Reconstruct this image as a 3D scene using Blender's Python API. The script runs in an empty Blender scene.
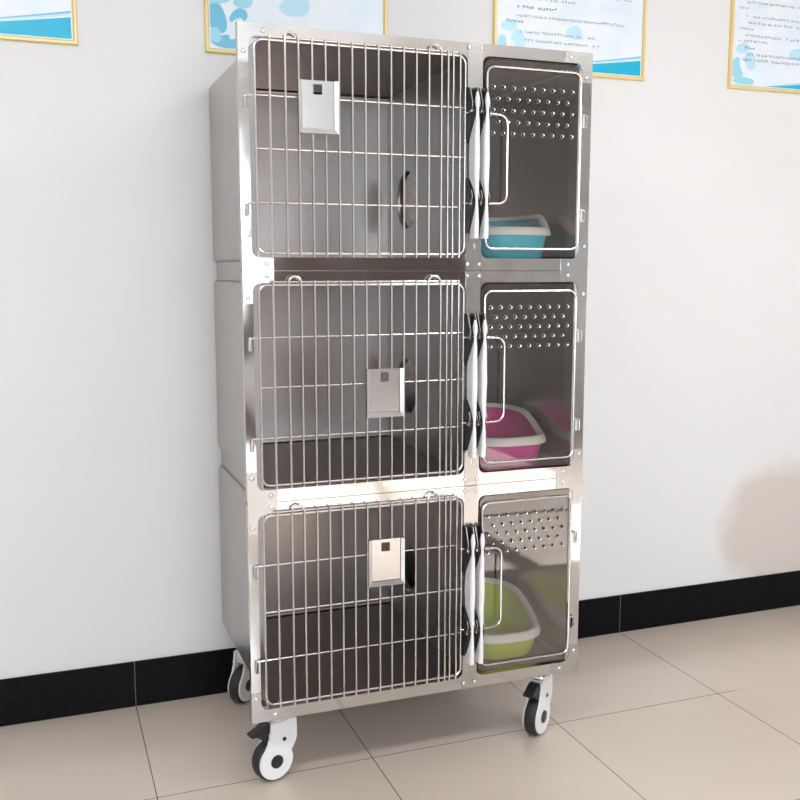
import bpy, bmesh, math, random
from mathutils import Vector, Matrix
random.seed(7)
PI = math.pi
C = bpy.context.scene.collection
YF = 2.4407          # plane of the cage front
YB = 3.135           # rear of the shells (before the cage is shrunk toward the camera eye)
YW = 3.04            # face of the wall
TIER = 0.604
BASES = [1.378, 0.774, 0.170]          # underside of top, middle and bottom tier
X0, X1 = 0.489, 1.490

# ------------------------------------------------------------------ materials
def mat(name, col, rough=0.5, metal=0.0, **kw):
    m = bpy.data.materials.new(name); m.use_nodes = True
    b = m.node_tree.nodes['Principled BSDF']
    b.inputs['Base Color'].default_value = (*col, 1)
    b.inputs['Roughness'].default_value = rough
    b.inputs['Metallic'].default_value = metal
    for k, v in kw.items(): b.inputs[k].default_value = v
    return m

def nodes(m): return m.node_tree.nodes, m.node_tree.links, m.node_tree.nodes['Principled BSDF']

def add_noise(m, scale=(1, 1, 1), nscale=5.0, lo=None, hi=None, bump=0.0, dist=0.01, rough=None, detail=3, space='Object'):
    n, l, b = nodes(m)
    tc = n.new('ShaderNodeTexCoord'); mp = n.new('ShaderNodeMapping'); nz = n.new('ShaderNodeTexNoise')
    mp.inputs['Scale'].default_value = scale
    nz.inputs['Scale'].default_value = nscale; nz.inputs['Detail'].default_value = detail
    l.new(tc.outputs[space], mp.inputs[0]); l.new(mp.outputs[0], nz.inputs['Vector'])
    if lo:
        r = n.new('ShaderNodeValToRGB'); r.color_ramp.elements[0].position = .3; r.color_ramp.elements[1].position = .7
        r.color_ramp.elements[0].color = (*lo, 1); r.color_ramp.elements[1].color = (*hi, 1)
        l.new(nz.outputs['Fac'], r.inputs[0]); l.new(r.outputs[0], b.inputs['Base Color'])
    if rough:
        mr = n.new('ShaderNodeMapRange'); mr.inputs['To Min'].default_value = rough[0]; mr.inputs['To Max'].default_value = rough[1]
        l.new(nz.outputs['Fac'], mr.inputs['Value']); l.new(mr.outputs[0], b.inputs['Roughness'])
    if bump:
        bp = n.new('ShaderNodeBump'); bp.inputs['Strength'].default_value = bump; bp.inputs['Distance'].default_value = dist
        l.new(nz.outputs['Fac'], bp.inputs['Height']); l.new(bp.outputs[0], b.inputs['Normal'])
    return m

STEEL = add_noise(mat('brushed_steel', (.72, .69, .67), .28, 1), (1, 1, 30), 12, lo=(.50, .495, .49), hi=(.56, .555, .55), bump=.04, dist=.002, rough=(.20, .30))
POLISH = add_noise(mat('polished_steel', (.62, .615, .61), .08, 1), (1, 1, 1), 5, bump=.45, dist=.012, rough=(.05, .12), detail=1)
SHELL = add_noise(mat('shell_steel', (.50, .48, .465), .33, 1), (1, 1, 1), 4, bump=.10, dist=.01, rough=(.30, .40), detail=1)
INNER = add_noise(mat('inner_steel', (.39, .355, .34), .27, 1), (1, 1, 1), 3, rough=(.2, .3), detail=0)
DIVIDER = mat('divider_steel', (.52, .51, .50), .38, .9)
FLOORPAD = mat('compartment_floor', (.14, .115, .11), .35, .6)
WIRE = mat('wire_steel', (.70, .68, .665), .22, 1)
CHROME = mat('chrome', (.80, .80, .80), .1, 1)
BLACK = mat('black_plastic', (.018, .016, .016), .35)
DARK = mat('dark_slot', (.02, .02, .02), .6)
RUBBER = mat('black_rubber', (.022, .020, .020), .55)
WHITE = mat('white_plastic', (.82, .82, .83), .3)
CREAM = mat('cream_rim', (.90, .87, .81), .35)
BLUE = mat('blue_tray', (.07, .64, .82), .35)
PINK = mat('pink_tray', (.78, .06, .38), .3)
GREEN = mat('green_tray', (.60, .72, .08), .35)
GOLD = mat('gold_frame', (.84, .66, .30), .35, .15)
PAPER = mat('poster_paper', (.80, .86, .92), .3)
add_noise(PAPER, (1, 1, 1), 7, lo=(.70, .82, .92), hi=(.86, .88, .91), detail=2)
PALE = mat('poster_pale_blue', (.50, .76, .90), .3)
CYAN = mat('poster_cyan', (.0, .44, .68), .3)
PETAL = mat('poster_petal', (.17, .52, .71), .3)
PETAL2 = mat('poster_petal_light', (.34, .68, .84), .3)
INK = mat('poster_ink', (.28, .30, .34), .5)
INKD = mat('poster_bold_ink', (.03, .03, .04), .5)
BASEB = add_noise(mat('black_skirting', (.012, .012, .015), .3, 0, **{'Specular IOR Level': .08}), (1, 1, 1), 60, lo=(.003, .003, .004), hi=(.008, .008, .010), rough=(.3, .5))
JOINT = mat('skirting_joint', (.16, .16, .16), .7)
CEIL = mat('ceiling_paint', (.78, .77, .75), .9)
WARM = mat('far_wall_paint', (.60, .59, .58), .9)
FILLPANEL = mat('ceiling_fill_panel', (1, 1, 1), .5); FILLPANEL.node_tree.nodes['Principled BSDF'].inputs['Emission Color'].default_value = (1, .96, .9, 1)
FILLPANEL.node_tree.nodes['Principled BSDF'].inputs['Emission Strength'].default_value = 4

# wall paint: off-white with faint unevenness and one dull beige patch on the right
WALL = mat('wall_paint', (.80, .79, .79), .75)
n, l, b = nodes(WALL)
g = n.new('ShaderNodeNewGeometry')
nz = n.new('ShaderNodeTexNoise'); nz.inputs['Scale'].default_value = 1.6; nz.inputs['Detail'].default_value = 3
l.new(g.outputs['Position'], nz.inputs['Vector'])
r = n.new('ShaderNodeValToRGB'); r.color_ramp.elements[0].color = (.75, .75, .75, 1); r.color_ramp.elements[1].color = (.79, .79, .795, 1)
l.new(nz.outputs['Fac'], r.inputs[0])
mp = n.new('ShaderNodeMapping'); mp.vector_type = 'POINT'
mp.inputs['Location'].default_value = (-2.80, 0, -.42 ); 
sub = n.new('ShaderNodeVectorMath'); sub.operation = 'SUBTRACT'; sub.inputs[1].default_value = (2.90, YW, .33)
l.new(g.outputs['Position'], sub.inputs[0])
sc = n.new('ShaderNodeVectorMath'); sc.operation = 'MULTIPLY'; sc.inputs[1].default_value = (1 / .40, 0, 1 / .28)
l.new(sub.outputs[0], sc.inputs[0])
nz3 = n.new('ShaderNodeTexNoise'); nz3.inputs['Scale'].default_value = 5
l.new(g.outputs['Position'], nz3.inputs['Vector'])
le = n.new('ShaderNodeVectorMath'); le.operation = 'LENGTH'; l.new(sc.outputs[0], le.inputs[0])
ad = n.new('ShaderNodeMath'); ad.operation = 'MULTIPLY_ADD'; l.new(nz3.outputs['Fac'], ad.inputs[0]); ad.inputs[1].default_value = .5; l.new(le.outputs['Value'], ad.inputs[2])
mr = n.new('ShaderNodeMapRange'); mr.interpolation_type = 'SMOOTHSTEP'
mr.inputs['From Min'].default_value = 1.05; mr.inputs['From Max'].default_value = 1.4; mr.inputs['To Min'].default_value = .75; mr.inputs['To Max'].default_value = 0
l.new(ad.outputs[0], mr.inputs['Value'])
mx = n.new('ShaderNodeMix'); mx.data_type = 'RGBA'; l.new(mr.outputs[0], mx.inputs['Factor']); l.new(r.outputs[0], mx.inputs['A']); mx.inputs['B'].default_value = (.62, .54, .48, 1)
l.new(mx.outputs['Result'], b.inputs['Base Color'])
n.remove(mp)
nz2 = n.new('ShaderNodeTexNoise'); nz2.inputs['Scale'].default_value = 90; l.new(g.outputs['Position'], nz2.inputs['Vector'])
bp = n.new('ShaderNodeBump'); bp.inputs['Strength'].default_value = .08; bp.inputs['Distance'].default_value = .004
l.new(nz2.outputs['Fac'], bp.inputs['Height']); l.new(bp.outputs[0], b.inputs['Normal'])

# floor tiles: 0.6 m squares, thin dark grout
TILE = mat('floor_tile', (.5, .44, .4), .22)
n, l, b = nodes(TILE)
g = n.new('ShaderNodeNewGeometry'); sep = n.new('ShaderNodeSeparateXYZ'); l.new(g.outputs['Position'], sep.inputs[0])
def M(op, a, c=None, d=None):
    q = n.new('ShaderNodeMath'); q.operation = op
    for i, v in enumerate((a, c, d)):
        if v is None: continue
        if isinstance(v, (int, float)): q.inputs[i].default_value = v
        else: l.new(v, q.inputs[i])
    return q.outputs[0]
def grout(ax, off):
    u = M('DIVIDE', M('ADD', ax, 6 - off), .6)
    f = M('FRACT', u)
    d = M('MULTIPLY', M('SUBTRACT', .5, M('ABSOLUTE', M('SUBTRACT', f, .5))), .6)
    return d, M('FLOOR', u)
dx, cx = grout(sep.outputs[0], .236); dy, cy = grout(sep.outputs[1], 2.457)
# right of x = 2.3 the grout is filled almost flush and hardly shows
worn = n.new('ShaderNodeMapRange'); l.new(sep.outputs[0], worn.inputs['Value']); worn.inputs['From Min'].default_value = 2.08; worn.inputs['From Max'].default_value = 2.16; worn.inputs['To Min'].default_value = 1; worn.inputs['To Max'].default_value = .04
line = M('MULTIPLY', M('LESS_THAN', M('MINIMUM', dx, dy), .0014), worn.outputs[0])
comb = n.new('ShaderNodeCombineXYZ'); l.new(cx, comb.inputs[0]); l.new(cy, comb.inputs[1])
wn = n.new('ShaderNodeTexWhiteNoise'); l.new(comb.outputs[0], wn.inputs['Vector'])
nz = n.new('ShaderNodeTexNoise'); nz.inputs['Scale'].default_value = 2.2; nz.inputs['Detail'].default_value = 2
l.new(g.outputs['Position'], nz.inputs['Vector'])
r = n.new('ShaderNodeValToRGB'); r.color_ramp.elements[0].position = .1; r.color_ramp.elements[1].position = .9
r.color_ramp.elements[0].color = (.58, .49, .42, 1); r.color_ramp.elements[1].color = (.66, .57, .495, 1)
l.new(M('ADD', nz.outputs['Fac'], M('MULTIPLY', M('SUBTRACT', wn.outputs['Value'], .5), .12)), r.inputs[0])
mx = n.new('ShaderNodeMix'); mx.data_type = 'RGBA'; l.new(line, mx.inputs['Factor']); l.new(r.outputs[0], mx.inputs['A']); mx.inputs['B'].default_value = (.12, .09, .075, 1)
l.new(mx.outputs['Result'], b.inputs['Base Color'])
mr = n.new('ShaderNodeMapRange'); l.new(nz.outputs['Fac'], mr.inputs['Value']); mr.inputs['To Min'].default_value = .16; mr.inputs['To Max'].default_value = .22
l.new(mr.outputs[0], b.inputs['Roughness'])

# clear, slightly smoky acrylic
GLASS = bpy.data.materials.new('clear_acrylic'); GLASS.use_nodes = True
n, l = GLASS.node_tree.nodes, GLASS.node_tree.links
for q in list(n): n.remove(q)
out = n.new('ShaderNodeOutputMaterial'); tr = n.new('ShaderNodeBsdfTransparent'); gl = n.new('ShaderNodeBsdfGlossy'); ms = n.new('ShaderNodeMixShader')
fr = n.new('ShaderNodeFresnel'); fr.inputs['IOR'].default_value = 1.5
tr.inputs[0].default_value = (.94, .93, .92, 1); gl.inputs['Roughness'].default_value = .02; gl.inputs['Color'].default_value = (1, 1, 1, 1)
bo = n.new('ShaderNodeMath'); bo.operation = 'MULTIPLY'; bo.inputs[1].default_value = 1.6; l.new(fr.outputs[0], bo.inputs[0]); l.new(bo.outputs[0], ms.inputs[0]); l.new(tr.outputs[0], ms.inputs[1]); l.new(gl.outputs[0], ms.inputs[2]); l.new(ms.outputs[0], out.inputs[0])

# ------------------------------------------------------------------ helpers
def link(name, me, m, parent=None, smooth=False):
    me.name = name
    for x in (m if isinstance(m, (list, tuple)) else [m]):
        if x: me.materials.append(x)
    o = bpy.data.objects.new(name, me); C.objects.link(o)
    if parent: o.parent = parent
    if smooth:
        for p in me.polygons: p.use_smooth = True
        me.set_sharp_from_angle(angle=math.radians(38))
    return o
def obj(name, bm, m, parent=None, smooth=True):
    bmesh.ops.recalc_face_normals(bm, faces=bm.faces[:])
    me = bpy.data.meshes.new(name); bm.to_mesh(me); bm.free()
    return link(name, me, m, parent, smooth)
def empty(name, loc=(0, 0, 0), label=None, cat=None, group=None):
    o = bpy.data.objects.new(name, None); C.objects.link(o); o.location = loc; o.empty_display_size = .1
    if label: o['label'] = label; o['category'] = cat
    if group: o['group'] = group
    return o
def box(bm, x0, x1, y0, y1, z0, z1, bev=0, seg=2, mi=0):
    vs = [bm.verts.new(p) for p in ((x0, y0, z0), (x1, y0, z0), (x1, y1, z0), (x0, y1, z0), (x0, y0, z1), (x1, y0, z1), (x1, y1, z1), (x0, y1, z1))]
    fs = [bm.faces.new([vs[i] for i in f]) for f in ((0, 1, 2, 3), (7, 6, 5, 4), (0, 4, 5, 1), (1, 5, 6, 2), (2, 6, 7, 3), (3, 7, 4, 0))]
    for f in fs: f.material_index = mi
    if bev:
        es = list({e for f in fs for e in f.edges})
        bmesh.ops.bevel(bm, geom=es, offset=bev, segments=seg, affect='EDGES', profile=.5)
def tube(bm, pts, r, seg=8, closed=False, caps=True):
    pts = [Vector(p) for p in pts]; n = len(pts); rings = []
    up = None
    for i, p in enumerate(pts):
        if closed: d = (pts[(i + 1) % n] - pts[i - 1]).normalized()
        else: d = (pts[min(i + 1, n - 1)] - pts[max(i - 1, 0)]).normalized()
        if up is None:
            a = Vector((0, 1, 0)) if abs(d.y) < .8 else Vector((1, 0, 0))
            up = (a - d * a.dot(d)).normalized()
        else: up = (up - d * up.dot(d)).normalized()
        s = d.cross(up)
        rings.append([bm.verts.new(p + r * (math.cos(2 * PI * k / seg) * up + math.sin(2 * PI * k / seg) * s)) for k in range(seg)])
    m = n if closed else n - 1
    for i in range(m):
        A, B = rings[i], rings[(i + 1) % n]
        for k in range(seg): bm.faces.new((A[k], A[(k + 1) % seg], B[(k + 1) % seg], B[k]))
    if not closed and caps:
        bm.faces.new(rings[0]); bm.faces.new(rings[-1][::-1])
def fillet(pts, rads, seg=6, closed=True):
    """polygon corners rounded; works in 2-D or 3-D"""
    P = [Vector(p) for p in pts]; n = len(P)
    if isinstance(rads, (int, float)): rads = [rads] * n
    out = []
    for i in range(n):
        if rads[i] <= 0 or (not closed and i in (0, n - 1)): out.append(P[i]); continue
        a = (P[i - 1] - P[i]); c = (P[(i + 1) % n] - P[i])
        an, cn = a.normalized(), c.normalized()
        ang = an.angle(cn); t = min(rads[i] / math.tan(ang / 2), a.length * .49, c.length * .49); r = t * math.tan(ang / 2)
        cen = P[i] + (an + cn).normalized() * (r / math.sin(ang / 2))
        s = P[i] + an * t - cen; e = P[i] + cn * t - cen; tot = s.angle(e)
        for k in range(seg + 1):
            f = k / seg
            out.append(cen + (s * math.sin((1 - f) * tot) + e * math.sin(f * tot)) / math.sin(tot))
    return out
def rect(x0, x1, z0, z1): return [(x0, z0), (x1, z0), (x1, z1), (x0, z1)]
def circle(cx, cz, r, n=16): return [(cx + r * math.cos(2 * PI * k / n), cz + r * math.sin(2 * PI * k / n)) for k in range(n)]
def plate(name, loops, t, m, parent=None, mapf=None, bevel=0):
    """flat sheet with holes; loops in (u, v); mapf(u, v, w) -> xyz, w across the thickness"""
    cu = bpy.data.curves.new('tmp', 'CURVE'); cu.dimensions = '2D'; cu.fill_mode = 'BOTH'; cu.extrude = t / 2
    if bevel: cu.bevel_depth = bevel; cu.bevel_resolution = 1; cu.offset = -bevel; cu.extrude = max(t / 2 - bevel, 0)
    for L in loops:
        s = cu.splines.new('POLY'); s.points.add(len(L) - 1)
        for q, p in zip(s.points, L): q.co = (p[0], p[1], 0, 1)
        s.use_cyclic_u = True
    o = bpy.data.objects.new('tmp', cu); C.objects.link(o)
    dg = bpy.context.evaluated_depsgraph_get()
    me = bpy.data.meshes.new_from_object(o.evaluated_get(dg)); bpy.data.objects.remove(o); bpy.data.curves.remove(cu)
    for v in me.vertices: v.co = mapf(*v.co)
    bm = bmesh.new(); bm.from_mesh(me); bpy.data.meshes.remove(me)
    bmesh.ops.remove_doubles(bm, verts=bm.verts[:], dist=1e-6)
    return obj(name, bm, m, parent, smooth=False)
def front(y): return lambda u, v, w: (u, y + w, v)
def dome(bm, c, r, h, axis=(0, -1, 0), seg=12):
    A = Vector(axis); u = A.orthogonal().normalized(); v = A.cross(u); c = Vector(c)
    rings = []
    for j in range(4):
        a = j / 4 * PI / 2
        rings.append([bm.verts.new(c + A * h * math.sin(a) + r * math.cos(a) * (math.cos(2 * PI * k / seg) * u + math.sin(2 * PI * k / seg) * v)) for k in range(seg)])
    for j in range(3):
        for k in range(seg): bm.faces.new((rings[j][k], rings[j][(k + 1) % seg], rings[j + 1][(k + 1) % seg], rings[j + 1][k]))
    t = bm.verts.new(c + A * h)
    for k in range(seg): bm.faces.new((rings[3][k], rings[3][(k + 1) % seg], t))
    bm.faces.new(rings[0][::-1])
def cyl(bm, c, axis, r, h, seg=32, bev=0, mi=0):
    """cylinder centred on c, length h along axis, edges eased by bev"""
    A = Vector(axis).normalized(); u = A.orthogonal().normalized(); v = A.cross(u); c = Vector(c)
    prof = [(r - bev, -h / 2), (r, -h / 2 + bev), (r, h / 2 - bev), (r - bev, h / 2)] if bev else [(r, -h / 2), (r, h / 2)]
    if bev:
        prof = [(r - bev, -h / 2), (r - bev * .3, -h / 2 + bev * .3), (r, -h / 2 + bev), (r, h / 2 - bev), (r - bev * .3, h / 2 - bev * .3), (r - bev, h / 2)]
    rings = [[bm.verts.new(c + A * q + p * (math.cos(2 * PI * k / seg) * u + math.sin(2 * PI * k / seg) * v)) for k in range(seg)] for p, q in prof]
    for a, b_ in zip(rings, rings[1:]):
        for k in range(seg): bm.faces.new((a[k], a[(k + 1) % seg], b_[(k + 1) % seg], b_[k])).material_index = mi
    bm.faces.new(rings[0][::-1]).material_index = mi; bm.faces.new(rings[-1]).material_index = mi
def structure(o): o['kind'] = 'structure'; return o

# ------------------------------------------------------------------ the room
RX0, RX1, RY0, RZ = -2.6, 4.6, -3.2, 2.9
def slab(name, m, *a):
    bm = bmesh.new(); box(bm, *a); return structure(obj(name, bm, m, smooth=False))
slab('floor', TILE, RX0, RX1, RY0, YW, -.1, 0)
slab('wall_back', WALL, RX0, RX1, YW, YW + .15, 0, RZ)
slab('ceiling', CEIL, RX0, RX1, RY0, YW, RZ, RZ + .1)
slab('wall_left', WARM, RX0 - .15, RX0, RY0, YW, 0, RZ)
# right wall with a window opening, front wall with a wide opening
def wall_holes(name, m, outer, holes, mapf):
    return structure(plate(name, [outer] + holes, .15, m, mapf=mapf))
wall_holes('wall_right', WALL, rect(RY0, YW, 0, RZ), [rect(-2.5, 1.02, .9, 2.5)], lambda u, v, w: (RX1 + .075 + w, u, v))
wall_holes('wall_front', WARM, rect(RX0, RX1, 0, RZ), [rect(-.6, 1.5, .9, 2.5)], lambda u, v, w: (u, RY0 - .075 + w, v))
# skirting tiles, one run along the wall, joints on the floor grid
bm = bmesh.new()
xs = [.236 + .6 * k for k in range(-4, 4)]
xs = [RX0] + xs + [RX1]
for a, b_ in zip(xs, xs[1:]):
    box(bm, a + .001, b_ - .001, YW - .009, YW, 0, .148, bev=.0015, seg=1)
for a in xs[1:-1]: box(bm, a - .001, a + .001, YW - .0075, YW, 0, .147, mi=1)
structure(obj('baseboard_back', bm, [BASEB, JOINT], smooth=False))

# ------------------------------------------------------------------ framed notices on the wall
def poly(bm, pts, y, mi):
    f = bm.faces.new([bm.verts.new((p[0], y, p[1])) for p in pts]); f.material_index = mi
    return f
def notice(x0, x1, zb, label, wave, petals, rows, height=.86):
    root = empty('framed_notice', ((x0 + x1) / 2, YW, zb), label, 'poster', 'gold-framed notices in a row on the wall')
    inv = Vector(root.location)
    w = .013; z1 = zb + height
    def sh(o):
        for v in o.data.vertices: v.co -= inv
        o.parent = root; return o
    bm = bmesh.new()
    prof = [(0, 0), (0, .010), (.003, .014), (.009, .014), (w, .009), (w, 0)]
    corners = [(x0, zb, 1, 1), (x1, zb, -1, 1), (x1, z1, -1, -1), (x0, z1, 1, -1)]
    rings = [[bm.verts.new((cx_ + sx * p, YW - q, cz_ + sz * p)) for p, q in prof] for cx_, cz_, sx, sz in corners]
    for i in range(4):
        A, B = rings[i], rings[(i + 1) % 4]
        for k in range(6): bm.faces.new((A[k], A[(k + 1) % 6], B[(k + 1) % 6], B[k]))
    sh(obj('frame', bm, GOLD, smooth=False))
    bm = bmesh.new()
    a0, a1, b0, b1 = x0 + w, x1 - w, zb + w, z1 - w
    box(bm, a0, a1, YW - .006, YW, b0, b1)
    W = a1 - a0; y1, y2, y3 = YW - .0063, YW - .0066, YW - .0080
    a0 += .004; a1 -= .004; b0 += .004
    if wave:
        N = 16; t0, hgt = wave
        def S(t): return max(0, (t - t0) / (1 - t0))
        for lo, hi, mi in ((lambda s: 0, lambda s: .052 * s ** 1.3, 2), (lambda s: .052 * s ** 1.3 + .004 * s, lambda s: .052 * s ** 1.3 + .010 * s, 1), (lambda s: .052 * s ** 1.3 + .010 * s, lambda s: .052 * s ** 1.3 + .015 * s, 3)):
            for k in range(N):
                s0, s1 = k / N, (k + 1) / N
                xa = a0 + (t0 + (1 - t0) * s0) * (a1 - a0); xb = a0 + (t0 + (1 - t0) * s1) * (a1 - a0)
                ps = [(xa, b0 + hgt * lo(s0)), (xb, b0 + hgt * lo(s1)), (xb, b0 + hgt * hi(s1)), (xa, b0 + hgt * hi(s0))]
                if s0 == 0: ps = ps[:3]
                poly(bm, ps, y1, mi)
    for q_, (px, pz, rx, rz, ang, mi) in enumerate(petals):
        pts = []
        for k in range(20):
            t = 2 * PI * k / 20; u, v = rx * math.cos(t), rz * math.sin(t) * (1 + .25 * math.cos(t))
            X = a0 + px + u * math.cos(ang) - v * math.sin(ang); Z = b0 + pz + u * math.sin(ang) + v * math.cos(ang)
            pts.append((min(max(X, a0), a1), min(max(Z, b0), b1)))
        cl = []
        for p in pts:
            if not cl or (p[0] - cl[-1][0]) ** 2 + (p[1] - cl[-1][1]) ** 2 > 1e-8: cl.append(p)
        poly(bm, cl, y2 - .00012 * q_, mi)
    for zr, xa, xb, mi in rows:
        x = a0 + xa
        while x < a0 + xb - .008:
            if random.random() < .10: x += .010; continue
            g = .0078
            for _ in range(3):
                if random.random() < .5:
                    zz = b0 + zr + random.uniform(0, g); poly(bm, rect(x, x + g * random.uniform(.6, 1), zz, zz + .0014), y3, mi)
                else:
                    xx = x + random.uniform(0, g); poly(bm, rect(xx, xx + .0013, b0 + zr, b0 + zr + g * random.uniform(.6, 1.1)), y3, mi)
            x += .0112
    sh(obj('sheet', bm, [PAPER, PALE, CYAN, PETAL, PETAL2, PAPER, INK, INKD], smooth=False))
    return root
P2 = [(.018, .085, .030, .045, .3, 3), (.055, .018, .055, .022, 0, 3), (.012, .035, .020, .022, 0, 4), (.085, .095, .030, .020, .5, 3), (.10, .14, .030, .02, .2, 4), (.03, .145, .04, .018, .3, 4), (.075, .06, .018, .035, -.5, 5), (.26, .14, .05, .03, .2, 1)]
P3 = [(.018, .055, .028, .040, .2, 4), (.05, .012, .05, .014, 0, 4), (.075, .085, .026, .034, .3, 1), (.05, .06, .014, .04, .5, 5), (.29, .125, .03, .022, 0, 1), (.04, .13, .03, .018, .2, 1)]
def textrows(start, n, pitch, spec):
    return [(start + i * pitch,) + spec[i % len(spec)] for i in range(n)]
notice(-.45, .146, 2.021, 'gold-framed notice at the far left, only its blue-waved lower corner in view', (.10, 1.15), [], textrows(.16, 20, .03, [(.07, .5, 6)]))
notice(.510, 1.092, 2.030, 'gold-framed notice with blue petals, directly above the left of the cage', (.5, .8), P2, textrows(.24, 18, .03, [(.07, .48, 6), (.07, .5, 6)]))
notice(1.469, 2.066, 2.048, 'gold-framed notice above the right top corner of the cage, lines of small text', (.12, 1.0), P3,
       [(.082, .10, .40, 6), (.108, .08, .38, 6), (.140, .03, .10, 7), (.160, .07, .50, 6), (.188, .07, .23, 7), (.218, .03, .30, 6), (.246, .08, .52, 6)] + textrows(.275, 17, .03, [(.03, .50, 6), (.07, .45, 6)]))
notice(2.433, 3.03, 2.047, 'gold-framed notice at the far right, cut off by the picture edge', (.25, 1.0), P3,
       [(.085, .04, .45, 6), (.105, .06, .40, 6), (.128, .05, .10, 7), (.152, .02, .16, 6), (.172, .05, .45, 6), (.196, .02, .10, 6), (.218, .05, .45, 6), (.240, .05, .50, 6), (.268, .02, .07, 6), (.290, .05, .5, 6)] + textrows(.32, 15, .03, [(.03, .50, 6), (.07, .45, 6)]))

# ------------------------------------------------------------------ the cage bank
cage = empty('kennel_cage', (0, 0, 0), 'three-tier stainless steel pet cage on white casters by the wall', 'cage')
cage.location = (.99, 2.69, 0)
OFF = Vector(cage.location)
K, KZ = .965, 1.38 * .035            # scale factor and height offset that shrink the cage toward the camera eye
def part(o, parent=None, scale=True):
    """geometry is written at unscaled size; shrink it toward the camera eye and hang it on its owner"""
    p = parent or cage
    if scale:
        for v in o.data.vertices: v.co = Vector((v.co.x * K, v.co.y * K, v.co.z * K + KZ))  # scaling about the camera eye point
    o.parent = p
    if p is cage: o.matrix_parent_inverse = Matrix.Translation(-OFF)
    return o
P = lambda name, bm, m, parent=None, smooth=True, scale=True: part(obj(name, bm, m, smooth=smooth), parent, scale)
OX0, OX1, MX0, MX1 = .515, 1.458, 1.106, 1.153       # openings and middle post
for ti, b0 in enumerate(BASES):
    # tier frame: sheet with two rounded openings plus hinge slots, and turned-back edges
    slots = [rect(.5030, .5100, b0 + z - .034, b0 + z - .002) for z in (.433, .172)] + [rect(1.4630, 1.4705, b0 + z - .034, b0 + z - .002) for z in (.433, .172)]
    loops = [rect(X0, X1, b0 + .0008, b0 + TIER - .0008),
             fillet(rect(OX0, MX0 + .001, b0 + .034, b0 + .572), .020), fillet(rect(MX1 - .001, OX1, b0 + .034, b0 + .572), .020)] + slots
    fr = part(plate('tier_frame', loops, .0016, POLISH, mapf=front(YF)))
    bm = bmesh.new()
    box(bm, X0, X0 + .0016, YF + .0008, YF + .020, b0 + .001, b0 + TIER - .001)
    box(bm, X1 - .0016, X1, YF + .0008, YF + .020, b0 + .001, b0 + TIER - .001)
    box(bm, X0, X1, YF + .0008, YF + .022, b0 + .0008, b0 + .003)
    box(bm, X0, X1, YF + .0008, YF + .022, b0 + TIER - .003, b0 + TIER - .0008)
    box(bm, OX0 - .001, OX1 + .001, YF + .0008, YF + .020, b0 + .032, b0 + .0338)
    box(bm, OX0 - .001, OX1 + .001, YF + .0008, YF + .020, b0 + .5722, b0 + .574)
    P('frame_return', bm, STEEL, fr, smooth=False)
    # shell: rounded tub, open at the front
    bm = bmesh.new(); sz0, sz1 = b0 + .028, b0 + .574
    for q0, q1 in (((.534, sz0), (1.462, sz1)),):
        N = 9; R_ = .014
        ring2 = fillet([(q0[0], q0[1]), (q1[0], q0[1]), (q1[0], q1[1]), (q0[0], q1[1])], R_, seg=8)
        cxm, czm = (q0[0] + q1[0]) / 2, (q0[1] + q1[1]) / 2
        rings = []; rb = .010
        ys = [(YF + .020, 0)] + [(YB - rb, 0)] + [(YB - rb + rb * math.sin(a * PI / 12), rb * (1 - math.cos(a * PI / 12))) for a in range(1, 7)]
        for y, ins in ys:
            ring = fillet([(q0[0] + ins, q0[1] + ins), (q1[0] - ins, q0[1] + ins), (q1[0] - ins, q1[1] - ins), (q0[0] + ins, q1[1] - ins)], max(R_ - ins, .012), seg=8)
            rings.append([bm.verts.new((p[0], y, p[1])) for p in ring])
        for A, B in zip(rings, rings[1:]):
            for k in range(len(A)): bm.faces.new((A[k], A[(k + 1) % len(A)], B[(k + 1) % len(A)], B[k]))
        bm.faces.new(rings[-1])
    bmesh.ops.recalc_face_normals(bm, faces=bm.faces[:])
    res = bmesh.ops.solidify(bm, geom=bm.faces[:], thickness=.0022)
    bm.normal_update()
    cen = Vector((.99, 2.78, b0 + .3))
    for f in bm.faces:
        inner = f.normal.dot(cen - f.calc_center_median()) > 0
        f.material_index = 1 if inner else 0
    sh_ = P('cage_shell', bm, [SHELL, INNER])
    # dark floor sheet of both compartments
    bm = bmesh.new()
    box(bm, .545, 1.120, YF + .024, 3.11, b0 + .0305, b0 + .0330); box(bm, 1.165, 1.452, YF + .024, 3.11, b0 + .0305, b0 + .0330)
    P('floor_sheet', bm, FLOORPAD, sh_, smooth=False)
    # partition with a round pass-through
    yc, zc = 2.955, b0 + .225
    def pm(u, v, w):
        return (1.140 + w, u, v)
    P2_ = part(plate('partition', [rect(YF + .020, YB - .004, b0 + .031, b0 + .571), circle(yc, zc, .091, 40)], .020, DIVIDER, mapf=pm), sh_)
# strips that close the gap between shells
for z in (BASES[0], BASES[1]):
    bm = bmesh.new(); box(bm, .546, 1.450, YF + .022, YB - .004, z - .029, z + .027); P('spacer_band', bm, SHELL, smooth=False)
bm = bmesh.new()
for y0_, y1_ in ((YF + .060, YF + .100), (YB - .110, YB - .070)): box(bm, .575, 1.42, y0_, y1_, BASES[2] - .001, BASES[2] + .0275)
box(bm, .93, .97, YF + .1, YB - .11, BASES[2] + .004, BASES[2] + .0275)
P('base_frame', bm, STEEL, smooth=False)

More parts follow.
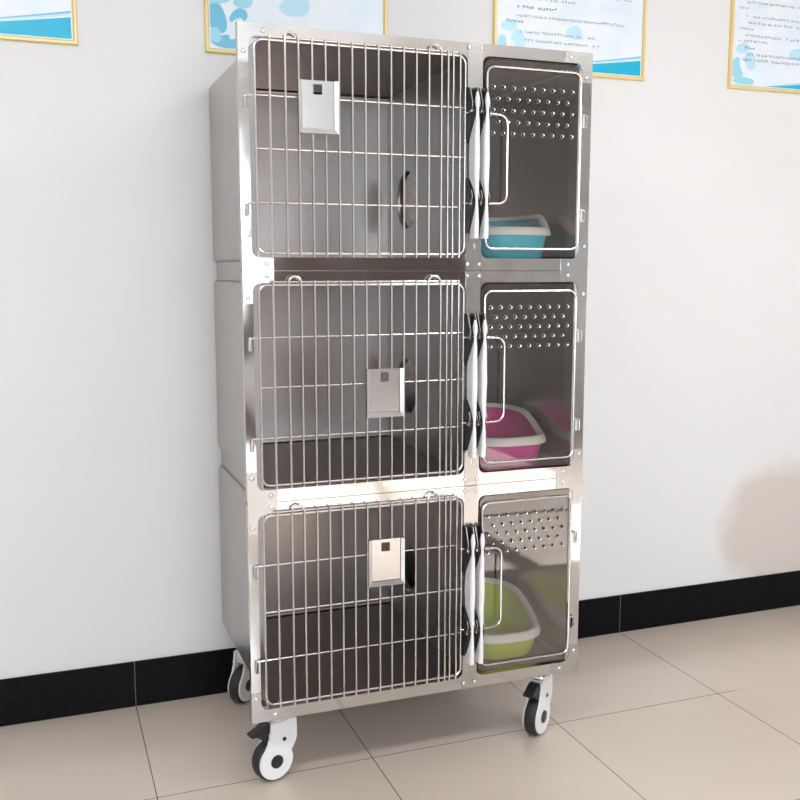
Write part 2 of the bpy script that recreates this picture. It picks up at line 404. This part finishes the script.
# plates and rivets
def rivets(parent, pts, y=YF - .0024):
    for x, z in pts:
        bm = bmesh.new(); dome(bm, (x, y, z), .0060, .0035); P('rivet', bm, CHROME, parent)
def cplate(pts, rads, riv):
    o = part(plate('corner_plate', [fillet(pts, rads)], .0016, STEEL, mapf=front(YF - .0016)))
    rivets(o, riv)
zt, zb_ = BASES[0] + TIER, BASES[2]
L, Rr = .570, 1.403
top_in, bot_in = BASES[0] + .572, BASES[2] + .034
cplate([(X0, zt), (X0, zt - .083), (OX0 - .001, zt - .083), (OX0 - .001, top_in + .001), (L, top_in + .001), (L, zt)], [0, 0, 0, .021, 0, 0], [(.553, 1.965), (.502, 1.914)])
cplate([(X1, zt), (X1, zt - .083), (OX1 + .001, zt - .083), (OX1 + .001, top_in + .001), (Rr, top_in + .001), (Rr, zt)], [0, 0, 0, .021, 0, 0], [(1.420, 1.965), (1.472, 1.914)])
cplate([(X0, zb_), (X0, zb_ + .083), (OX0 - .001, zb_ + .083), (OX0 - .001, bot_in - .001), (L, bot_in - .001), (L, zb_)], [0, 0, 0, .021, 0, 0], [(.553, .187), (.502, .237)])
cplate([(X1, zb_), (X1, zb_ + .083), (OX1 + .001, zb_ + .083), (OX1 + .001, bot_in - .001), (Rr, bot_in - .001), (Rr, zb_)], [0, 0, 0, .021, 0, 0], [(1.428, .187), (1.476, .237)])
for z in BASES[:2]:
    for s in (0, 1):
        f = (lambda x: x) if not s else (lambda x: X0 + X1 - x)
        xo, xi, xa = (X0, OX0 - .001, L) if not s else (X1, OX1 + .001, Rr)
        cplate([(xo, z + .083), (xi, z + .083), (xi, z + .033), (xa, z + .033), (xa, z - .031), (xi, z - .031), (xi, z - .083), (xo, z - .083)], [0, 0, .021, 0, 0, .021, 0, 0],
               [(f(.501), z + .068), (f(.552), z + .018), (f(.552), z - .013), (f(.501), z - .067)])
# middle posts, one a tier
for b0 in BASES:
    o = part(plate('middle_post', [rect(MX0 + .001, MX1 - .0035, b0 + .001, b0 + TIER - .001), rect(1.127, 1.132, b0 + .060, b0 + .076)], .0016, STEEL, mapf=front(YF - .0016)))
    bm = bmesh.new(); box(bm, MX0 + .002, MX1 - .004, YF + .001, YF + .018, b0 + .035, b0 + .571); P('post_core', bm, STEEL, o, smooth=False)
    rivets(o, [(1.111, b0 + .018), (1.1465, b0 + .018), (1.111, b0 + TIER - .014), (1.1465, b0 + TIER - .014)])

# ---- latches: white lever clamped by black brackets, drawn in (distance in front, height)
def yz(x0, pts, w, bm, mi=0):
    A = [bm.verts.new((x0, YF - d, z)) for d, z in pts]; B = [bm.verts.new((x0 + w, YF - d, z)) for d, z in pts]
    fs = [bm.faces.new(A), bm.faces.new(B[::-1])] + [bm.faces.new((A[i], B[i], B[(i + 1) % len(A)], A[(i + 1) % len(A)])) for i in range(len(A))]
    for f in fs: f.material_index = mi
    return fs
LEV = [(.470, .045, .051, .005), (.452, .041, .056, .011), (.436, .043, .055, .010), (.424, .0465, .0525, .0065), (.412, .046, .053, .008), (.395, .037, .055, .011), (.352, .012, .054, .0145),
       (.30, .008, .056, .0155), (.25, .012, .053, .0145), (.218, .036, .054, .011), (.196, .046, .053, .008), (.183, .047, .0525, .0065), (.168, .045, .054, .009), (.140, .034, .055, .0115), (.112, .020, .055, .0135), (.088, .020, .053, .0135)]
def latch(door, xc, b0):
    bm = bmesh.new(); rings = []
    for z, d0, d1, w in LEV:
        c = min(w, d1 - d0) * .3
        ps = [(-w / 2, d0 + c), (-w / 2 + c, d0), (w / 2 - c, d0), (w / 2, d0 + c), (w / 2, d1 - c), (w / 2 - c, d1), (-w / 2 + c, d1), (-w / 2, d1 - c)]
        rings.append([bm.verts.new((xc + a, YF - d, b0 + z)) for a, d in ps])
    for A, B in zip(rings, rings[1:]):
        for k in range(8): bm.faces.new((A[k], A[(k + 1) % 8], B[(k + 1) % 8], B[k]))
    bm.faces.new(rings[0]); bm.faces.new(rings[-1][::-1])
    P('latch_lever', bm, WHITE, door)
    for prof in ([(.002, .487), (.010, .487), (.012, .476), (.016, .487), (.024, .485), (.040, .440), (.0465, .428), (.0465, .412), (.034, .385), (.012, .346), (.002, .340)],
                 [(.002, .250), (.010, .250), (.034, .216), (.0465, .198), (.0465, .165), (.034, .140), (.018, .104), (.002, .100)]):
        bm = bmesh.new(); yz(xc - .0105, [(d, b0 + z) for d, z in prof], .0030, bm); yz(xc + .0062, [(d, b0 + z) for d, z in prof], .0030, bm)
        zs = [z for d, z in prof]
        box(bm, xc - .0080, xc + .0064, YF - .008, YF - .002, b0 + min(zs) + .004, b0 + max(zs) - .006)
        P('latch_bracket', bm, BLACK, door, smooth=False)
    for z0_, pr in ((0, [(.026, .486), (.044, .442), (.040, .424)]), (1, [(.040, .216), (.0475, .200), (.040, .183)])):
        bm = bmesh.new()
        a = [(xc - .0115, YF - d, b0 + z) for d, z in pr]; c_ = [(xc + .0100, YF - d, b0 + z) for d, z in pr[::-1]]
        tube(bm, fillet(a + c_, .003, closed=False), .0014)
        zq = pr[-1][1] - .003
        tube(bm, [(xc - .0120, YF - .012, b0 + zq), (xc - .0120, YF - .044, b0 + zq)], .0023)
        tube(bm, [(xc - .0120, YF - pr[-1][0], b0 + zq - .004), (xc - .0120, YF - pr[-1][0], b0 + zq + .006)], .0020)
        P('latch_clip', bm, CHROME, door)
BAR = [.567, .676, .711, .7465, .782, .8175, .853, .888, .9235, .959, 1.049, 1.064, 1.084]
HAIR = [(.6065, .6405), (.9945, 1.030)]
CARD = [(.6395, .346, BASES[0]), (.8175, .211, BASES[1]), (.8205, .342, BASES[2])]
for ti, b0 in enumerate(BASES):
    b0 = b0 - (b0 + .3 - 1.38) * .005          # door heights shifted toward camera eye level to line up in view
    bm = bmesh.new(); yr = YF - .0100; yv = YF - .0150; yh = YF - .0052
    X = lambda x: x * (1 - .004)      # bars stand in front of the frame plane
    ring = fillet([(X(.530), yr, b0 + .046), (X(1.101), yr, b0 + .046), (X(1.101), yr, b0 + .566), (X(.530), yr, b0 + .566)], .022)
    tube(bm, ring, .0033, closed=True)
    tube(bm, [(X(.560), yr, b0 + .574), (X(1.086), yr, b0 + .574)], .0022)
    for x in BAR: tube(bm, [(X(x), yv, b0 + .036), (X(x), yv, b0 + .578)], .0029)
    for xa, xb in HAIR:
        c = (xa + xb) / 2; r_ = (xb - xa) / 2
        pts = [(X(xa), yv, b0 + .036), (X(xa), yv, b0 + .569)] + [(X(c - r_ * math.cos(a * PI / 10)), yv, b0 + .571 + r_ * math.sin(a * PI / 10)) for a in range(1, 10)] + [(X(xb), yv, b0 + .569), (X(xb), yv, b0 + .036)]
        tube(bm, pts, .0030)
    tube(bm, [(X(.530), yr, b0 + .304), (X(1.101), yr, b0 + .304)], .0027)
    for z in (.433, .172):
        tube(bm, fillet([(X(1.101), yr, b0 + z), (X(.545), yr, b0 + z), (.5030, YF - .0075, b0 + z - .002), (.5015, YF - .0045, b0 + z - .034)], [0, .02, .004, 0], closed=False), .0025)
    for z in (.420, .182): tube(bm, [(X(1.098), yr, b0 + z), (1.118, YF - .020, b0 + z)], .0026)
    bd = P('barred_door', bm, WIRE)
    latch(bd, 1.1145, b0)
    # card holder, three folded lips and a small square window
    cx0, cz0, _ = CARD[ti]; cw, ch = .1045, .130; cz0 = 1.38 + (cz0 + BASES[ti] - 1.38) * .9916; cx0 = cx0 * .9916; cy = YF - .0205
    o = plate('card_holder', [rect(cx0 + .004, cx0 + cw - .004, cz0 + .004, cz0 + ch), rect(cx0 + .038, cx0 + .063, cz0 + ch - .034, cz0 + ch - .009)], .0012, STEEL, mapf=front(cy))
    part(o, bd)
    bm = bmesh.new()
    lw = .013; y0_ = cy - .0006; d = .006
    def lip(pts, nrm):
        f1 = [bm.verts.new(p) for p in pts]; bm.faces.new(f1)
    # mitred strips rising to the front then folding inwards
    def strip(a, b_, ai, bi):
        # a, b_ outer edge ends; ai, bi inner edge ends (x, z)
        v = [bm.verts.new((a[0], y0_, a[1])), bm.verts.new((b_[0], y0_, b_[1])), bm.verts.new((b_[0], y0_ - d, b_[1])), bm.verts.new((a[0], y0_ - d, a[1])),
             bm.verts.new((bi[0], y0_ - d * .55, bi[1])), bm.verts.new((ai[0], y0_ - d * .55, ai[1]))]
        bm.faces.new((v[0], v[1], v[2], v[3])); bm.faces.new((v[3], v[2], v[4], v[5]))
    x1_ = cx0 + cw; z1_ = cz0 + ch
    strip((cx0, z1_), (cx0, cz0), (cx0 + lw * .8, z1_), (cx0 + lw * .8, cz0 + lw))
    strip((cx0, cz0), (x1_, cz0), (cx0 + lw * .8, cz0 + lw), (x1_ - lw * .8, cz0 + lw))
    strip((x1_, cz0), (x1_, z1_), (x1_ - lw * .8, cz0 + lw), (x1_ - lw * .8, z1_))
    bmesh.ops.remove_doubles(bm, verts=bm.verts[:], dist=1e-6)
    bmesh.ops.solidify(bm, geom=bm.faces[:], thickness=.0009)
    # join the lips into the holder's own mesh
    me = bpy.data.meshes.new('t'); bm.to_mesh(me); bm.free()
    for v in me.vertices: v.co = Vector((v.co.x * K, v.co.y * K, v.co.z * K + KZ))
    bm = bmesh.new(); bm.from_mesh(o.data); bm.from_mesh(me)
    bm.to_mesh(o.data); bm.free(); bpy.data.meshes.remove(me)
    # ---- glass door
    bm = bmesh.new(); yg = YF - .0105
    Xg = lambda x: x * (1 - .0042)
    tube(bm, fillet([(Xg(1.166), yg, b0 + .062), (Xg(1.456), yg, b0 + .062), (Xg(1.456), yg, b0 + .546), (Xg(1.166), yg, b0 + .546)], .022), .0031, closed=True)
    for z in (.433, .172):
        tube(bm, fillet([(Xg(1.456), yg, b0 + z), (1.4725, YF - .0075, b0 + z - .001), (1.4735, YF - .0045, b0 + z - .034)], [0, .004, 0], closed=False), .0025)
    gd = P('glass_door', bm, WIRE)
    holes = []
    for r_i in range(5):
        n_ = 9 if r_i % 2 == 0 else 8
        for c_i in range(n_):
            holes.append(circle(1.181 + .0304 * c_i + (.0152 if r_i % 2 else 0), b0 + (.4935, .501, .507)[ti] - (.0303, .0272, .0268)[ti] * r_i, .0047, 12))
    pn = part(plate('acrylic_panel', [fillet(rect(1.155, 1.4565, b0 + .040, b0 + .566), .022)] + holes, .003, GLASS, mapf=front(YF - .0050)), gd)
    # the bright countersunk wall of each drilled hole, in the panel's own mesh
    bm = bmesh.new(); bm.from_mesh(pn.data); pn.data.materials.append(CHROME)
    for h in holes:
        cx_ = sum(p[0] for p in h) / 12; cz_ = sum(p[1] for p in h) / 12
        a = [[bm.verts.new(((cx_ + rr * math.cos(2 * PI * k / 12)) * K, yy * K, (cz_ + rr * math.sin(2 * PI * k / 12)) * K + KZ)) for k in range(12)] for rr, yy in ((.0047, YF - .0062), (.0047, YF - .0066), (.0056, YF - .0069), (.0056, YF - .0064))]
        for A, B in zip(a, a[1:]):
            for k in range(12): bm.faces.new((A[k], A[(k + 1) % 12], B[(k + 1) % 12], B[k])).material_index = 1
    bm.to_mesh(pn.data); bm.free()
    bm = bmesh.new()
    yo = YF - .024
    tube(bm, fillet([(1.118, YF - .036, b0 + .420), (1.150, YF - .030, b0 + .420), (1.2165, yo, b0 + .416), (1.2165, yo, b0 + .184), (1.150, YF - .030, b0 + .182), (1.118, YF - .036, b0 + .182)], [0, .01, .024, .024, .01, 0], closed=False), .0031)
    for z in (.420, .182): tube(bm, [(1.150, YF - .030, b0 + z), (1.163, yg, b0 + z)], .0025)
    P('door_handle', bm, WIRE, gd)
    latch(gd, 1.1435, b0)

# ---- casters (metres, in the room, not scaled with the cage)
ZP = BASES[2] * K + KZ
def caster(x, y, ang, brake=True):
    """(x, y) is where the wheel touches the floor; ang is the direction the outer disc faces"""
    n_ = Vector((math.cos(ang), math.sin(ang), 0)); t = Vector((n_.y, -n_.x, 0))
    if t.x > 0: t = -t                                   # t points to the pedal side
    so = .018; F = Vector((x, y, 0)) - t * so; x, y = F.x, F.y; zp = ZP; R_ = .058; cz = R_
    def W(a, s, z): return F + n_ * a + t * s + Vector((0, 0, z))
    def prism(bm, prof, a0, a1):
        A = [bm.verts.new(W(a0, s, z)) for s, z in prof]; B = [bm.verts.new(W(a1, s, z)) for s, z in prof]
        bm.faces.new(A); bm.faces.new(B[::-1])
        for i in range(len(A)): bm.faces.new((A[i], B[i], B[(i + 1) % len(A)], A[(i + 1) % len(A)]))
    Rs = .0515
    arc = [(so + Rs * math.cos(math.radians(a)), cz + Rs * math.sin(math.radians(a))) for a in range(46, -209, -8)]
    prof = [(.034, .170), (.036, .142), (.040, .136), (.038, .128), (.043, .120), (.044, .112)] + arc + [(-.042, .098), (-.047, .112), (-.047, .140), (-.046, .170)]
    bm = bmesh.new()
    prism(bm, prof, .0165, .0235); prism(bm, prof, -.0235, -.0165)
    prism(bm, [(.028, .171), (.020, .126), (-.044, .126), (-.044, .171)], -.0225, .0225)
    bmesh.ops.recalc_face_normals(bm, faces=bm.faces[:])
    es = [e for e in bm.edges if len(e.link_faces) == 2 and e.calc_face_angle(0) > .9]
    bmesh.ops.bevel(bm, geom=es, offset=.0022, segments=2, affect='EDGES', clamp_overlap=True)
    c = P('caster', bm, WHITE, scale=False)
    bm = bmesh.new(); cyl(bm, W(0, so, cz), n_, R_, .034, 44, .006); P('wheel', bm, RUBBER, c, scale=False)
    for s in (1, -1):
        bm = bmesh.new(); cyl(bm, W(s * .0245, so, cz), n_, .0185, .004, 28, .001); P('hub_cap', bm, BLACK, c, scale=False)
    bm = bmesh.new(); cyl(bm, W(.0238, -.006, .116), n_, 0.0058, .0015, 14); P('bolt', bm, BLACK, c, scale=False)
    bm = bmesh.new()
    cyl(bm, W(0, 0, .178), (0, 0, 1), .033, .012, 32, .003); cyl(bm, W(0, 0, .193), (0, 0, 1), .022, .022, 28, .002)
    box(bm, x - .045, x + .045, y - .034, y + .034, zp - .005, zp - .0008)
    P('swivel_plate', bm, CHROME, c, scale=False)
    if brake:
        bm = bmesh.new()
        prism(bm, [(.030, .166), (.050, .164), (.066, .155), (.088, .146), (.089, .140), (.072, .139), (.063, .132), (.048, .118), (.030, .118)], -.0155, .0155)
        bmesh.ops.recalc_face_normals(bm, faces=bm.faces[:])
        bmesh.ops.bevel(bm, geom=bm.edges[:], offset=.002, segments=2, affect='EDGES', clamp_overlap=True)
        P('brake_pedal', bm, BLACK, c, scale=False)
caster(.545, 2.447, math.radians(-73))
caster(1.345, 2.425, math.radians(-52))
caster(.564, 2.950, math.radians(-46), brake=False)
caster(1.345, 2.945, math.radians(-60), brake=False)

# ------------------------------------------------------------------ litter trays
def tray(cx, cy, z0, col, label, rot=0.0, hb=.135, hf=.078, wx=.128, wy=.185, ta=-.6, tb=.3):
    root = empty('litter_tray', (cx * K, cy * K, z0 * K + KZ), label, 'litter tray', 'litter trays in the right-hand compartments')
    root.rotation_euler = (0, 0, rot)
    N = 56
    def outline(k, s, off=0.0):
        a = 2 * PI * k / N; e = 2 / 3.0
        c_, s_ = math.cos(a), math.sin(a)
        x = (wx * s + off) * math.copysign(abs(c_) ** e, c_); y = (wy * s + off) * math.copysign(abs(s_) ** e, s_)
        return x, y
    def top(y):
        t = min(max((y / wy - ta) / (tb - ta), 0), 1); t = t * t * (3 - 2 * t)
        return hf + (hb - hf) * t
    def lathe(bm, prof, close=False):
        """prof: (scale, offset, fraction of local height, extra z)"""
        rings = []
        for s, off, fz, dz in prof:
            rg = []
            for k in range(N):
                x, y = outline(k, s, off); h = top(y)
                rg.append(bm.verts.new((x, y, h * fz + dz)))
            rings.append(rg)
        for A, B in zip(rings, rings[1:]):
            for k in range(N): bm.faces.new((A[k], A[(k + 1) % N], B[(k + 1) % N], B[k]))
        return rings
    bm = bmesh.new()
    r = lathe(bm, [(.80, 0, 0, .002), (.84, 0, 0, .0), (.87, 0, 0, .005), (.965, 0, 1, -.012), (.945, 0, 1, -.010), (.85, 0, 0, .012), (.80, 0, 0, .006)])
    bm.faces.new(r[0][::-1]); bm.faces.new(r[-1])
    obj('basin', bm, col, root)
    bm = bmesh.new()
    lathe(bm, [(1, -.003, 1, -.020), (1, .003, 1, -.021), (1, .004, 1, -.016), (1, -.001, 1, -.004), (1, -.005, 1, .001), (1, -.012, 1, .002), (1, -.016, 1, -.002), (1, -.020, 1, -.010), (1, -.018, 1, -.010), (1, -.014, 1, -.006), (1, -.006, 1, -.004), (1, -.004, 1, -.008), (1, -.003, 1, -.020)])
    obj('rim', bm, CREAM, root)
    return root
FZ = .0334
tray(1.300, 2.675, BASES[0] + FZ, BLUE, 'blue litter tray with cream rim in the top compartment', rot=math.radians(3), hb=.128, hf=.086, ta=-.85, tb=-.35)
tray(1.306, 2.680, BASES[1] + FZ, PINK, 'pink litter tray with cream rim in the middle compartment', rot=math.radians(0), hb=.132, hf=.080, ta=-.7, tb=.15)
tray(1.306, 2.685, BASES[2] + FZ, GREEN, 'lime green litter tray with cream rim in the bottom compartment', rot=math.radians(-2), hb=.138, hf=.082, ta=-.8, tb=.35)

# ------------------------------------------------------------------ light
def area(name, loc, target, sx, sy, power, col):
    li = bpy.data.lights.new(name, 'AREA'); li.shape = 'RECTANGLE'; li.size = sx; li.size_y = sy; li.energy = power; li.color = col
    o = bpy.data.objects.new(name, li); C.objects.link(o); o.location = loc
    o.rotation_euler = (Vector(target) - Vector(loc)).to_track_quat('-Z', 'Y').to_euler(); return o
area('window_daylight', (RX1 - .02, -.3, 1.7), (0, -.3, 1.7), 3.6, 1.6, 4, (.90, .95, 1.0))
area('front_fill', (.45, RY0 + .02, 1.7), (.45, 3, 1.7), 2.1, 1.6, 112, (.84, .92, 1.0))  # area lamp added in the unseen front opening to light the cage front
sun = bpy.data.lights.new('sun', 'SUN'); sun.energy = 21; sun.angle = .01; sun.color = (.95, .97, 1)
so_ = bpy.data.objects.new('sun', sun); C.objects.link(so_); so_.rotation_euler = Vector((-1.44, -.10, -1)).to_track_quat('-Z', 'Y').to_euler()
bm = bmesh.new()
for y in (-2.5, -1.2, .02, .99): box(bm, RX1 + .03, RX1 + .09, y, y + .05, .9, 2.5)
for z in (.9, 1.75, 2.45): box(bm, RX1 + .03, RX1 + .09, -2.5, 1.04, z, z + .05)
structure(obj('window_1', bm, WHITE, smooth=False))
ADDED_DOOR = mat('added_door_brown', (.10, .07, .06), .5)  # unseen double door, added so steel and acrylic reflect something dark
bm = bmesh.new()
for x in (1.75, 2.72):
    box(bm, x, x + .95, RY0 + .001, RY0 + .04, .005, 2.1, bev=.004)
    for z in (.2, 1.15): box(bm, x + .14, x + .81, RY0 + .035, RY0 + .055, z, z + .75, bev=.008)
structure(obj('added_dark_door_1', bm, ADDED_DOOR, smooth=False))
for i, (x, y) in enumerate(((-.6, .6), (2.4, .6))):  # glowing ceiling panels added out of view, with area lamps as overhead fill
    bm = bmesh.new(); box(bm, x - .6, x + .6, y - .15, y + .15, RZ - .05, RZ - .0005, bev=.006)
    o = obj('added_ceiling_panel', bm, FILLPANEL); o['kind'] = 'structure'
    area('added_ceiling_fill', (x, y, RZ - .055), (x, y, 0), 1.2, .3, 20, (.92, .96, 1))
w = bpy.data.worlds.new('World'); bpy.context.scene.world = w; w.use_nodes = True
w.node_tree.nodes['Background'].inputs[0].default_value = (.86, .92, 1, 1); w.node_tree.nodes['Background'].inputs[1].default_value = .5

# ------------------------------------------------------------------ camera
cam = bpy.data.cameras.new('camera'); co = bpy.data.objects.new('camera', cam); C.objects.link(co)
Rm = [(.93648101, -.04682405, .34757853), (-.3507183, -.12502865, .92809725), (0, -.9910476, -.133509)]
m = Matrix([[Rm[i][0], -Rm[i][1], -Rm[i][2]] for i in range(3)]).to_4x4(); m.translation = (0, 0, 1.38)
co.matrix_world = m
cam.sensor_width = 36; cam.lens = 965 / 800 * 36; cam.clip_start = .05
sc_ = bpy.context.scene; sc_.camera = co
sc_.view_settings.view_transform = 'Standard'; sc_.view_settings.look = 'None'; sc_.view_settings.gamma = 1; sc_.view_settings.use_curve_mapping = False
sc_.view_settings.exposure = 0.18
